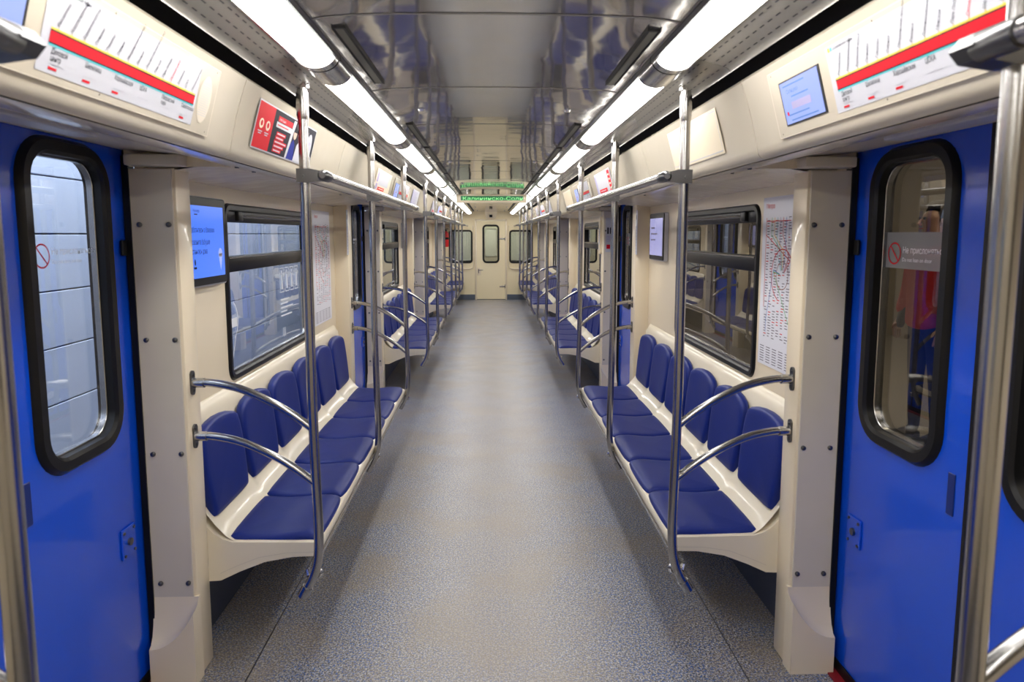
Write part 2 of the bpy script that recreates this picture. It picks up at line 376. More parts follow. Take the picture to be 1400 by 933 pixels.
# --- side walls, soffits, windows, doors
winn = 0; doorn = 0
def yw(k): return 2.29 + PER*k
DOORW = []       # doorway intervals
for s in (-1, 1):
    M = mapper('x', s)
    holes = []; wins = []
    for k in range(-1, 4):
        w0, w1 = yw(k)+.69, yw(k)+2.01
        if k == -1: w0, w1 = yw(k)+.69, yw(k)+1.9
        if k == 3: w0, w1 = yw(k)+.3, YE-.25
        if w1 > YB: wins.append((k, max(w0, YB+.1), w1))
    walls = []
    for k in range(-1, 4):     # one wall stretch behind each bench
        a = max(YB, yw(k)+.045); b = YE if k == 3 else yw(k)+2.93
        walls.append((a, b))
    bm = NB()
    for (a, b), (k, w0, w1) in zip(walls, wins):
        wall_holes(bm, M, a, b, .0, 1.86, [(w0+.025, w1-.025, .935, 1.655)], 1.14, 1.17)
    for k in range(-1, 4):     # header above doors and return beside them
        a = yw(k)-1.32; b = yw(k)+.05
        if b < YB: continue
    wl = struct('wall_%s' % SD[s], bm, CREAM)
    for k in range(-1, 4):
        a = max(YB, yw(k)+.045); b = YE if k == 3 else yw(k)+2.93
        bm = NB(); extr(bm, soff, a, b, s=s); obj('soffit', bm, COVE, trims[s], smooth=True)
        bm = NB(); box(bm, s*1.128, s*1.14, a, b, 0, .34); obj('lower_panel', bm, UNDER, wl)
        for q in (.62, 2.05):
            yy = yw(k)+q+.15
            if YB < yy < YE:
                bm = NB(); box(bm, s*1.1385, s*1.141, yy-.0015, yy+.0015, .88, 1.0); 
                bm.free()
    for k in range(0, 4):
        a, b = yw(k)-1.32, yw(k)+.045
        bm = NB(); extr(bm, soffd, a, b, s=s); obj('door_soffit', bm, GREYP, trims[s], smooth=True)
        for yy in (a, b):
            bm = NB(); box(bm, s*.848, s*1.20, yy-.002, yy+.002, 1.755 if False else 1.766, 1.835); obj('soffit_step', bm, CREAM, trims[s])
        
        bm = NB(); bbox(bm, s*1.0, s*1.06, a+.45, a+.85, 1.790, 1.803, .004); obj('soffit_plate', bm, WHITE, trims[s])  # small pale plate set under the doorway soffit
    bm = NB(); box(bm, s*1.175, s*1.27, YB, YE, 1.855, 2.2); obj('outer_skin', bm, DARK, wl)
    # windows
    for k, w0, w1 in wins:
        winn += 1
        W = sempty('window_%d' % winn, (s*1.14, (w0+w1)/2, .91))
        L0 = W.location
        def add(nm, bm, m, sm=False): return obj(nm, local(bm, L0), m, W, smooth=sm)
        z0, z1 = .912, 1.680
        bm = NB(); ring_frame(bm, M, w0, w1, z0, z1, .065, .034, 1.139, 1.128, 1.165); add('window_frame', bm, BLACK, True)
        bm = NB(); ring_frame(bm, M, w0+.034, w1-.034, z0+.034, 1.40, .04, .010, 1.147, 1.145, 1.162); add('inner_rail', bm, STEEL, True)
        bm = NB(); plate(bm, M, rrect(w0+.03, w1-.03, z0+.03, 1.41, .035), 1.156, 1.158); add('lower_pane', bm, GLASS if s < 0 else GLASSD)
        bm = NB(); plate(bm, M, rrect(w0+.03, w1-.03, 1.44, z1-.03, .035), 1.156, 1.158); add('upper_pane', bm, GLASS if s < 0 else GLASSD)
        bm = NB(); bbox(bm, s*1.132, s*1.162, w0+.028, w1-.028, 1.385, 1.455, .006); add('transom', bm, BLACK, True)
        bm = NB(); tube(bm, [(s*1.130, w0+.03, 1.448), (s*1.130, w1-.03, 1.448)], .0045, 8); add('transom_bead', bm, STEEL, True)
        bm = NB(); bbox(bm, s*1.134, s*1.160, w0+.05, w1-.05, 1.600, 1.655, .006)
        add('vent_box', bm, BLACK, True)
        bm = NB(); tube(bm, [(s*1.128, w0+.18, 1.628), (s*1.128, w1-.10, 1.628)], .008, 8); add('pull_bar', bm, STEEL, True)
        bm = NB(); bbox(bm, s*1.118, s*1.14, w0+.14, w0+.20, 1.605, 1.65, .006); add('latch', bm, BLACK, True)
        if k == 0 and s < 0:      # pictogram stickers on the glass
            P = Print((s*1.153, 0, 0), (0, 1, 0), (0, 0, 1))
            for q in range(4):
                u = 3.80 + q*.095
                P.line([(u, 1.235), (u+.068, 1.235), (u+.068, 1.365), (u, 1.365), (u, 1.235)], .005, FROST, 0)
                P.ellipse(u+.034, 1.345, .008, .010, FROST, 0); P.poly([(u+.02, 1.25), (u+.05, 1.25), (u+.045, 1.33), (u+.024, 1.33)], FROST, 0)
            for r_ in range(5): P.rect(3.80, 3.90 + .2*random.random(), 1.19-r_*.022, 1.198-r_*.022, FROST, 0)
            P.rect(3.83, 3.84, .99, 1.04, FROST, 0); P.rect(3.86, 3.87, .99, 1.04, FROST, 0)
            P.bm.verts.ensure_lookup_table(); local(P.bm, L0); P.done('glass_sticker', W)
            P = Print((s*1.153, 0, 0), (0, 1, 0), (0, 0, 1))
            P.arc(3.06, 1.17, .09, .008, FROST, 60, -60, h=0); P.line([(3.13, 1.12), (3.06, .98)], .008, FROST, 0); P.rect(3.05, 3.14, 1.14, 1.18, FROST, 0)
            local(P.bm, L0); P.done('glass_sticker', W)
    # door pillars
    for k in range(0, 4):
        for near in (0, 1):
            if near: ya, yb_ = yw(k)+.045, yw(k)+.155; fy = ya; d = -1       # doorway face looks toward -Y
            else:
                ya, yb_ = yw(k)-1.46, yw(k)-1.32; fy = yb_; d = 1
            t = trim(); t.location = (s*1.10, (ya+yb_)/2, 0); L0 = t.location
            def add(nm, bm, m, sm=False): return obj(nm, local(bm, L0), m, t, smooth=sm)
            bm = NB(); bbox(bm, s*1.04, s*1.165, min(ya, yb_), max(ya, yb_), 0.0, 1.765, .008, 2); add('pillar_body', bm, CREAM, True)
            bm = NB(); box(bm, s*1.208, s*1.27, min(ya, yb_)+.012, max(ya, yb_)-.012, 1.7, 1.86) if False else box(bm, s*1.172, s*1.27, min(ya, yb_)+.02, max(ya, yb_)-.02, 1.775, 1.86); box(bm, s*1.165, s*1.206, ya if near else yb_, (ya+.03) if near else (yb_-.03), 1.775, 1.86); add('pillar_head', bm, DARK)
            # doorway-side grey plate reaching back to the door
            bm = NB(); bbox(bm, s*1.05, s*1.19, fy, fy+d*.006, .27, 1.76, .002, 1); add('pillar_plate', bm, GREYP)
            bm = NB(); box(bm, s*1.186, s*1.206, fy-d*.03, fy+d*.012, 0.02, 1.80); add('door_gasket', bm, BLACK)
            # concave kick block at the foot
            bm = NB(); N_ = 10
            xs = [1.035 + (1.19-1.035)*q/N_ for q in range(N_+1)]
            top = []
            for q, x in enumerate(xs):
                u = q/N_; top.append(.135 + .13*(1-u)**2.2)
            f0 = [bm.verts.new((s*x, fy+d*.055, 0)) for x in xs]; f1 = [bm.verts.new((s*x, fy+d*.055, z)) for x, z in zip(xs, top)]
            rows = [f0, f1]
            for v in range(1, 6):
                u = v/5; a = u*PI/2
                rows.append([bm.verts.new((s*x, fy+d*(.055*(1-math.sin(a))+.006*math.sin(a)), z+(.30-z)*(1-math.cos(a)))) for x, z in zip(xs, top)])
            back0 = [bm.verts.new((s*x, fy-d*.01, .30)) for x in xs]; back1 = [bm.verts.new((s*x, fy-d*.01, 0)) for x in xs]
            rows += [back0, back1]
            for A, B in zip(rows, rows[1:] + rows[:1]):
                for q in range(N_): bm.faces.new((A[q], A[q+1], B[q+1], B[q]))
            for q in (0, N_): bm.faces.new([r_[q] for r_ in rows])
            add('kick_block', bm, CREAM, True)
            for zz in (.35, .81, 1.20, 1.58):
                for xx in (1.066, 1.16):
                    bm = NB(); tube(bm, [(s*xx, fy+d*.004, zz), (s*xx, fy+d*.011, zz), (s*xx, fy+d*.014, zz)], [.0085, .0085, .004], 10); add('screw', bm, DKSTEEL, True)
            bm = NB(); bbox(bm, s*1.0, s*1.17, fy-d*.01, fy+d*.07, 1.765, 1.80, .006); add('top_bracket', bm, GREYP, True)
            if near and k == 1 and s > 0:
                P = Print((0, fy+d*.009, 0), (1, 0, 0), (0, 0, 1))
                P.rect(1.065, 1.165, 1.38, 1.70, WHITE, 0)
                P.rect(1.075, 1.11, 1.41, 1.45, RED, .001); P.rect(1.13, 1.16, 1.41, 1.45, RED, .001)
                P.rect(1.08, 1.095, 1.55, 1.61, INK, .001); P.rect(1.105, 1.12, 1.55, 1.61, INK, .001)
                for r_ in range(4): P.rect(1.075, 1.15, 1.48+r_*.015, 1.485+r_*.015, INKL, .001)
                local(P.bm, L0); P.done('sticker', t)
    # sliding doors
    for k in range(0, 4):
        a, b = yw(k)-1.32, yw(k)+.045; mid = yw(k)-.59 if k == 0 else (a+b)/2
        doorn += 1
        D = sempty('door_%d' % doorn, (s*1.21, mid, 0)); L0 = D.location
        for q, (l0, l1) in enumerate(((a, mid), (mid, b+.05))):
            sg = -1 if q == 0 else 1
            g0, g1 = sorted((mid+sg*.11, mid+sg*.535)); z0, z1 = .882, 1.812
            bm = NB(); wall_holes(bm, M, l0+.002, l1-.002, .03, 1.85, [(g0+.035, g1-.035, z0+.035, z1-.035)], 1.21, 1.25)
            leaf = obj('door_leaf', local(bm, L0), BLUE, D)
            def add(nm, bm, m, sm=False): return obj(nm, local(bm, L0), m, leaf, smooth=sm)
            bm = NB(); ring_frame(bm, M, g0, g1, z0, z1, .125, .048, 1.209, 1.192, 1.252, n=8); add('window_rubber', bm, BLACK, True)
            bm = NB(); ring_frame(bm, M, g0+.046, g1-.046, z0+.046, z1-.046, .082, .008, 1.226, 1.222, 1.24, n=8); add('window_bead', bm, STEEL, True)
            bm = NB(); plate(bm, M, rrect(g0+.045, g1-.045, z0+.045, z1-.045, .085, 8), 1.236, 1.239); add('pane', bm, GLASS if s < 0 else GLASSD)
            bm = NB(); bbox(bm, s*1.207, s*1.214, mid+sg*.05, mid+sg*.078, .80, .915, .001, 1); add('grip_recess', bm, BLUED)
            bm = NB(); box(bm, s*1.206, s*1.23, l0, l1, 0.0, .045); add('door_shoe', bm, BLACK)
            bm = NB(); box(bm, s*1.205, s*1.22, mid-.006*(q == 0), mid+.006*(q == 1), .03, 1.85); add('seal', bm, BLACK)
            if q == 1:
                bm = NB(); bbox(bm, s*1.203, s*1.21, l1-.20, l1-.12, .50, .60, .002, 1)
                pl = add('lock_plate', bm, BLUE)
                bm = NB(); bbox(bm, s*1.196, s*1.205, l1-.10, l1-.07, 1.48, 1.53, .003, 1); add('door_stop', bm, BLACK)
                bm = NB(); tube(bm, [(s*1.203, l1-.16, .55), (s*1.195, l1-.16, .55)], .012, 12)
                for yy, zz in ((l1-.19, .512), (l1-.13, .512), (l1-.19, .588), (l1-.13, .588)): tube(bm, [(s*1.203, yy, zz), (s*1.199, yy, zz)], .005, 8)
                add('lock_screw', bm, DKSTEEL, True)
            if s > 0:
                bm = NB(); plate(bm, M, [(g0+.05, 1.445), (g1-.05, 1.445), (g1-.05, 1.555), (g0+.05, 1.555)], 1.2345, 1.2352); add('frosted_band', bm, FILM)
            # no-leaning sign printed on the glass
            P = Print((s*1.233, 0, 0), (0, -s, 0), (0, 0, 1)); R_ = -s
            uc = (g0+.125) if s < 0 else (g1-.10)
            c0 = uc*R_
            P.arc(c0, 1.49, .032, .0045, RED, h=0); P.line([(c0-.022, 1.513), (c0+.022, 1.467)], .0045, RED, 0)
            P.text('Не прислоняться', c0+.042, 1.492, .027, FROST, h=0, sx=.9); P.text('Do not lean on door', c0+.042, 1.467, .017, FROST, h=0)
            local(P.bm, L0); P.done('warning_sign', leaf)
        bm = NB(); box(bm, s*1.17, s*1.26, a, b, -.0, .006); o = obj('threshold', local(bm, L0), mat('red_threshold', (.25, .01, .02), .5) if k == 0 and s < 0 else bpy.data.materials['red_threshold'], D)
# --- end wall and its door and windows
M = mapper('y')
bm = NB()
wall_holes(bm, M, -1.17, 1.17, 0, 2.14, [(-.345, .345, 0, 1.86), (-.965, -.455, .885, 1.62), (.455, .965, .885, 1.62)], YE, YE+.05)
wb = struct('wall_back', bm, CREAMY)
doorn += 1
D = sempty('door_%d' % doorn, (0, YE, 0)); L0 = D.location
def add(nm, bm, m, sm=False, par=None): return obj(nm, local(bm, L0), m, par or D, smooth=sm)
bm = NB(); wall_holes(bm, M, -.335, .335, .015, 1.845, [(-.165, .165, .90, 1.735)], YE-.01, YE+.03); leaf = add('door_leaf', bm, CREAMY)
for x0, x1, z0, z1 in ((-.375, -.338, 0, 1.89), (.338, .375, 0, 1.89)):
    bm = NB(); bbox(bm, x0, x1, YE-.035, YE+.02, z0, z1, .006); add('door_jamb', bm, CREAM, True)
bm = NB(); bbox(bm, -.375, .375, YE-.035, YE+.02, 1.852, 1.89, .006); add('door_lintel', bm, CREAM, True)
bm = NB(); box(bm, -.342, .342, YE-.006, YE+.02, .0, 1.855); add('door_shadow_gap', bm, DARK); bpy.data.objects.remove(bpy.data.objects['door_shadow_gap'])
bm = NB(); ring_frame(bm, M, -.20, .20, .865, 1.77, .10, .045, YE-.009, YE-.03, YE+.02, n=6); add('window_rubber', bm, BLACK, True, leaf)
bm = NB(); plate(bm, M, rrect(-.16, .16, .905, 1.73, .07), YE+.005, YE+.008); add('pane', bm, GLASS, par=leaf)
bm = NB(); bbox(bm, -.325, -.235, YE-.018, YE-.01, .58, .76, .004); add('handle_plate', bm, CREAM, True, leaf)
bm = NB(); tube(bm, [(-.29, YE-.02, .70), (-.29, YE-.055, .70), (-.19, YE-.055, .705)], .008, 8); box(bm, -.30, -.28, YE-.025, YE-.018, .63, .73); add('handle', bm, DKSTEEL, True, leaf)
for zz in (.30, 1.42):
    bm = NB(); bbox(bm, .20, .335, YE-.022, YE-.01, zz, zz+.03, .004); tube(bm, [(.33, YE-.02, zz-.03), (.33, YE-.02, zz+.06)], .008, 8); add('hinge', bm, STEEL, True, leaf)
for sx in (-1, 1):
    winn += 1
    W = sempty('window_%d' % winn, (sx*.71, YE, .86)); L0 = W.location
    bm = NB(); ring_frame(bm, M, *sorted((sx*.43, sx*.99)), .86, 1.645, .08, .04, YE-.001, YE-.02, YE+.04); obj('window_frame', local(bm, L0), BLACK, W, smooth=True)
    bm = NB(); plate(bm, M, rrect(*sorted((sx*.465, sx*.955)), .895, 1.61, .05), YE+.02, YE+.023); obj('pane', local(bm, L0), GLASS, W)
    bm = NB(); pts = smoothpath([(sx*.42, YE-.03, 1.74), (sx*.405, YE-.03, 1.5), (sx*.405, YE-.03, .95), (sx*.42, YE-.03, .79), (sx*.50, YE-.03, .735), (sx*.75, YE-.03, .735), (sx*1.0, YE-.03, .735)], 5)
    tube(bm, pts, .012, 8); obj('surround_tube', local(bm, L0), CREAM, W, smooth=True)
bm = NB(); box(bm, -1.16, -.378, YE-.012, YE, 0, .125); struct('baseboard_back', bm, SKIRT)
bm = NB(); box(bm, .378, 1.16, YE-.012, YE, 0, .125); struct('baseboard_back', bm, SKIRT)
bm = NB(); box(bm, -1.26, 1.26, YB-.05, YB, 0, 2.2); struct('wall_front', bm, CREAM)
for s in (-1, 1):      # sloping corner infill between end wall and cove
    bm = NB(); extr(bm, [(.44, 2.03), (.56, 2.0), (.66, 1.96), (.60, 2.03)], YE-.25, YE, s=s, close=True, caps=True); obj('corner_fillet', bm, CREAM, trims[s])
# housing with camera above end door
t = thing('camera_housing', (0, YE, 1.93), 'cream wedge housing with small black camera above the end door', 'camera')
bm = NB(); v = [(-.15, 2.07), (.15, 2.07), (.11, 1.91), (-.11, 1.91)]
a = [bm.verts.new((x, YE-.12 if z > 2 else YE-.05, z)) for x, z in v]; b = [bm.verts.new((x, YE, z)) for x, z in v]
bridge(bm, a, b); bm.faces.new(a); bm.faces.new(b[::-1]); obj('housing', local(bm, t.location), CREAM, t)
bm = NB(); bbox(bm, -.035, .035, YE-.12, YE-.07, 1.935, 1.995, .004); obj('lens', local(bm, t.location), BLACK, t)

# ================================================================ next carriage & surroundings
t = thing('next_carriage', (0, YE+.75, 0), 'cream end of the next carriage seen through the end door glass', 'carriage')
bm = NB(); wall_holes(bm, M, -1.3, 1.3, 0, 2.3, [(-.14, .14, 1.02, 1.66), (-.96, -.46, .9, 1.6), (.46, .96, .9, 1.6)], YE+.75, YE+.8); obj('end_wall', local(bm, t.location), CREAM, t)
for u0, u1, z0, z1 in ((-.175, .175, .98, 1.70), (-1.0, -.43, .86, 1.645), (.43, 1.0, .86, 1.645)):
    bm = NB(); ring_frame(bm, M, u0, u1, z0, z1, .08, .04, YE+.749, YE+.735, YE+.79); fr = obj('window_frame', local(bm, t.location), GREYP if abs(u0) < .2 else BLACK, t, smooth=True)
    bm = NB(); plate(bm, M, rrect(u0+.035, u1-.035, z0+.035, z1-.035, .05), YE+.77, YE+.772); obj('pane', local(bm, t.location), GLASS, fr)
bm = NB(); box(bm, -1.0, 1.0, YE+3.0, YE+3.05, 0, 2.3); obj('inner_bulkhead', local(bm, t.location), CREAM, t)
bm = NB(); box(bm, -.5, -.4, YE+1.0, YE+2.9, 2.0, 2.05); box(bm, .4, .5, YE+1.0, YE+2.9, 2.0, 2.05); obj('fill_row', local(bm, t.location), mat('next_fill', (.9,.9,.9), .5, emit=(.9, 1, .85), estr=16), t)  # glowing boxes added to brighten the next carriage behind its glass
bm = NB(); box(bm, -.5, .5, YE+.05, YE+.72, 2.22, 2.25); box(bm, -.03, .03, YE+.7, YE+.76, 2.2, 2.24); obj('gangway_fill', local(bm, t.location), mat('gangway_fill_glow', (.9,.9,.9), .5, emit=(.8, 1, .85), estr=2.0), t)  # glowing slab added above the gangway to light the facing end wall
# left: panelled hall wall close to the train
bm = NB(); box(bm, -2.50, -2.44, -6, 30, -1.0, 4.2); ow = struct('wall_outer_left', bm, DARK)
zz = .31
pans = []
bm0 = None
for r_ in range(12):
    for c_ in range(7):
        bm = NB(); bbox(bm, -2.44, -2.40, -5.5+c_*4.6+.004, -5.5+(c_+1)*4.6-.004, zz+r_*.31+.004, zz+(r_+1)*.31-.004, .003, 1)
        obj('wall_panel', bm, OUTW, ow)
bm = NB(); box(bm, -2.44, -1.4, -6, 30, -.05, -.02); box(bm, -2.44, -2.38, -6, 30, -.02, .30); struct('floor_outer_left', bm, OUTF)
# right: dim platform
bm = NB(); box(bm, 1.42, 7, -6, 30, -.12, -.02); struct('floor_platform', bm, mat('platform_stone', (.30, .27, .23), .35, var=(2, .15)))
bm = NB(); box(bm, 6.2, 6.3, -6, 30, -.02, 4.4); struct('wall_outer_right', bm, OUTR)
for k in range(5):
    t = thing('station_column', (5.0, 1.2+k*5.2, 0), '%s beige square platform column beyond the right-hand windows' % ORD[k], 'column', 'platform columns')
    bm = NB(); bbox(bm, -.35, .35, -.35, .35, -.02, 4.0, .03); obj('shaft', bm, OUTR, t)
    bm = NB(); bbox(bm, -.4, .4, -.4, .4, -.02, .25, .02); obj('base', bm, GREYP, t)
bm = NB(); box(bm, 1.5, 6.2, -6, 30, 4.0, 4.1); struct('ceiling_platform', bm, OUTR)

# ================================================================ THINGS
# --- ceiling lamps
for s in (-1, 1):
    js = [2.15-.1 + 1.62*k for k in range(-2, 9)]
    for k, y0 in enumerate(js):
        y1 = min(y0+1.62, YE-.35)
        a, b = y0+.15, y1-.06
        if a < YB: a = YB+.1
        if b - a < .2: continue
        t = thing('ceiling_light', (s*.495, (a+b)/2, 2.04), '%s long white tube light from the camera in the %s ceiling row' % (ORD[max(k-1, 0)], SD[s]) if k > 0 else 'long white tube light right above the camera in the %s ceiling row' % SD[s], 'light', 'ceiling lights, %s row' % SD[s])
        L0 = t.location
        prof = [(.495+.052*math.cos(PI*q/12), 2.038-.036*math.sin(PI*q/12)) for q in range(13)]
        bm = NB(); extr(bm, prof, a, b, close=True, s=s, caps=True); obj('diffuser', local(bm, L0), LAMP, t, smooth=True)
        pr2 = [(.495+.058*math.cos(PI*q/12), 2.040-.042*math.sin(PI*q/12)) for q in range(13)]
        bm = NB(); extr(bm, pr2, a-.17, a+.012, close=True, s=s, caps=True); obj('end_cap', local(bm, L0), STEEL, t, smooth=True)
        bm = NB(); extr(bm, pr2, b-.012, b+.03, close=True, s=s, caps=True); obj('end_cap', local(bm, L0), STEEL, t, smooth=True)
        for xx in (.438, .552):
            bm = NB(); box(bm, s*(xx-.004), s*(xx+.004), a-.17, b+.03, 2.028, 2.042); obj('side_rail', local(bm, L0), DKSTEEL if xx < .5 else STEEL, t)

# --- seats
def pad_mesh(outline, thick, F, crown=.006, r=.012):
    """cushion from a 2D outline; F maps (u,v,n) to 3D"""
    cx = sum(p[0] for p in outline)/len(outline); cy = sum(p[1] for p in outline)/len(outline)
    bm = NB(); rows = []
    wu = max(p[0] for p in outline)-cx; wv = max(p[1] for p in outline)-cy
    for ins, n in ((.004, 0), (0, thick*.25), (0, thick*.6), (r*.3, thick*.85), (r, thick), (r*2.6, thick+crown*.5), (r*5.5, thick+crown*.9)):
        rows.append([bm.verts.new(F(cx+(u-cx)*(1-ins/wu), cy+(v-cy)*(1-ins/wv), n)) for u, v in outline])
    for a, b in zip(rows, rows[1:]): bridge(bm, a, b)
    c = bm.verts.new(F(cx, cy, thick+crown)); n = len(outline)
    for i in range(n): bm.faces.new((rows[-1][i], rows[-1][(i+1) % n], c))
    bm.faces.new(rows[0][::-1]); return bm
PITCH = .416
def smooth_outline(pts, n=4):
    P = [Vector((*p, 0)) for p in pts]; out = []
    m = len(P)
    for i in range(m):
        a, b, c, d = P[i-1], P[i], P[(i+1) % m], P[(i+2) % m]
        for k in range(n):
            t = k/n; q = 0.5*((2*b)+(c-a)*t+(2*a-5*b+4*c-d)*t*t+(3*b-a-3*c+d)*t*t*t); out.append((q.x, q.y))
    return out
def seat_F(s):           # u along Y, v from back(0) to front(.33), n up
    def F(u, v, n):
        z = .434 + n
        if v > .26: z -= (v-.26)**2*3.2          # waterfall front
        z -= .012*math.exp(-((v-.12)/.1)**2)     # dished
        return Vector((s*(.972-v), u, z))
    return F
def back_F(s):           # u along Y, v height, n inward
    def F(u, v, n):
        x = 1.062 + v*.13 - .09*max(0, v-.20)**1.3
        x += .012*(2*u/PITCH)**2*(-1)            # wraps forward at the sides
        return Vector((s*(x-.0-n), u, .515+v))
    return F
def bench(s, k, n, label, group):
    b0 = yw(k)+.150; L = n*PITCH + .03
    t = thing('seat_bench', (s*.95, b0+L/2, 0), label, 'bench', group)
    base = Vector(t.location)
    prof = [(.650, .440), (.640, .433), (.636, .420), (.643, .398), (.660, .388), (.74, .386), (.84, .368), (.93, .333), (1.0, .300), (1.126, .295),
            (1.127, .34), (1.1385, .345), (1.1385, .905), (1.130, .900), (1.122, .885), (1.104, .86), (1.085, .70), (1.066, .56), (1.050, .515), (1.022, .480), (.985, .455), (.95, .444), (.80, .442)]
    bm = NB(); extr(bm, [(x, z) for x, z in prof], b0+.0, b0+L, close=True, s=s, caps=True)
    obj('seat_shell', local(bm, base), SHELL, t, smooth=True)
    # rippled cream ridge between seats and backs
    bm = NB(); N_ = n*12; rows = []
    for j in range(5):
        rr = []
        for q in range(N_+1):
            y = b0+.01+(L-.02)*q/N_; ph = ((y-b0-.015)/PITCH) % 1
            lift = .016*math.exp(-((min(ph, 1-ph))/.10)**2)
            x = (.955, .985, 1.02, 1.048, 1.06)[j]; z = (.444, .458, .490, .532, .56)[j] + lift*(0, .5, 1, .8, .0)[j]
            rr.append(bm.verts.new((s*(x-lift*.3), y, z)))
        rows.append(rr)
    for A, B in zip(rows, rows[1:]):
        for q in range(N_): bm.faces.new((A[q], A[q+1], B[q+1], B[q]))
    obj('rear_ridge', local(bm, base), SHELL, t, smooth=True)
    bm = NB(); box(bm, s*.60, s*.605, 0, .001, 0, .001); bm.free()
    bm = NB(); bbox(bm, s*.632, s*.642, b0+.015, b0+L-.015, .388, .400, .002, 1); obj('front_trim', local(bm, base), STEEL, t)
    # apron seam on the end panels
    for yy in (b0-.0012, b0+L+.0012):
        P = Print((0, yy, 0), (1, 0, 0), (0, 0, 1))
        P.line([(s*.66, .404), (s*.76, .402), (s*.86, .386), (s*.94, .355), (s*1.0, .328)], .0022, GREYP, 0); local(P.bm, base); P.done('panel_seam', t)
    for i in range(n):
        yc = b0+.015+PITCH*(i+.5); hw = PITCH/2-.006
        so = smooth_outline([(-hw+.028, .0), (0, -.004), (hw-.028, .0), (hw-.004, .02), (hw, .16), (hw-.002, .29), (hw-.02, .322), (0, .328), (-hw+.02, .322), (-hw+.002, .29), (-hw, .16), (-hw+.004, .02)], 3)
        if 'sc%d' % s not in MC:
            bm = pad_mesh(so, .030, seat_F(s), .004, .010); bmesh.ops.recalc_face_normals(bm, faces=bm.faces)
            me = bpy.data.meshes.new('seat_cushion'); bm.to_mesh(me); bm.free(); me.materials.append(SEAT); me.polygons.foreach_set('use_smooth', [True]*len(me.polygons)); MC['sc%d' % s] = me
            bo = smooth_outline([(-hw+.05, 0), (0, -.008), (hw-.05, 0), (hw-.022, .03), (hw-.006, .16), (hw-.010, .26), (hw-.045, .318), (0, .340), (-hw+.045, .318), (-hw+.010, .26), (-hw+.006, .16), (-hw+.022, .03)], 3)
            bm = pad_mesh(bo, .034, back_F(s), .005, .011); bmesh.ops.recalc_face_normals(bm, faces=bm.faces)
            me = bpy.data.meshes.new('back_cushion'); bm.to_mesh(me); bm.free(); me.materials.append(SEAT); me.polygons.foreach_set('use_smooth', [True]*len(me.polygons)); MC['bc%d' % s] = me
        o = link('seat_cushion', MC['sc%d' % s], t); o.location = Vector((0, yc, 0)) - base
        o = link('back_cushion', MC['bc%d' % s], t); o.location = Vector((0, yc, 0)) - base
    return t
MC = {}
PLACE = ['nearest to the camera', 'second from the camera', 'third from the camera']
for s in (-1, 1):
    for k in range(3):
        bench(s, k, 6, 'blue cushioned six-seat bench on the %s side, %s' % (SD[s], PLACE[k]), 'six-seat benches')
    bench(s, 3, 3, 'short blue three-seat bench on the %s side beside the end wall' % SD[s], 'three-seat benches')

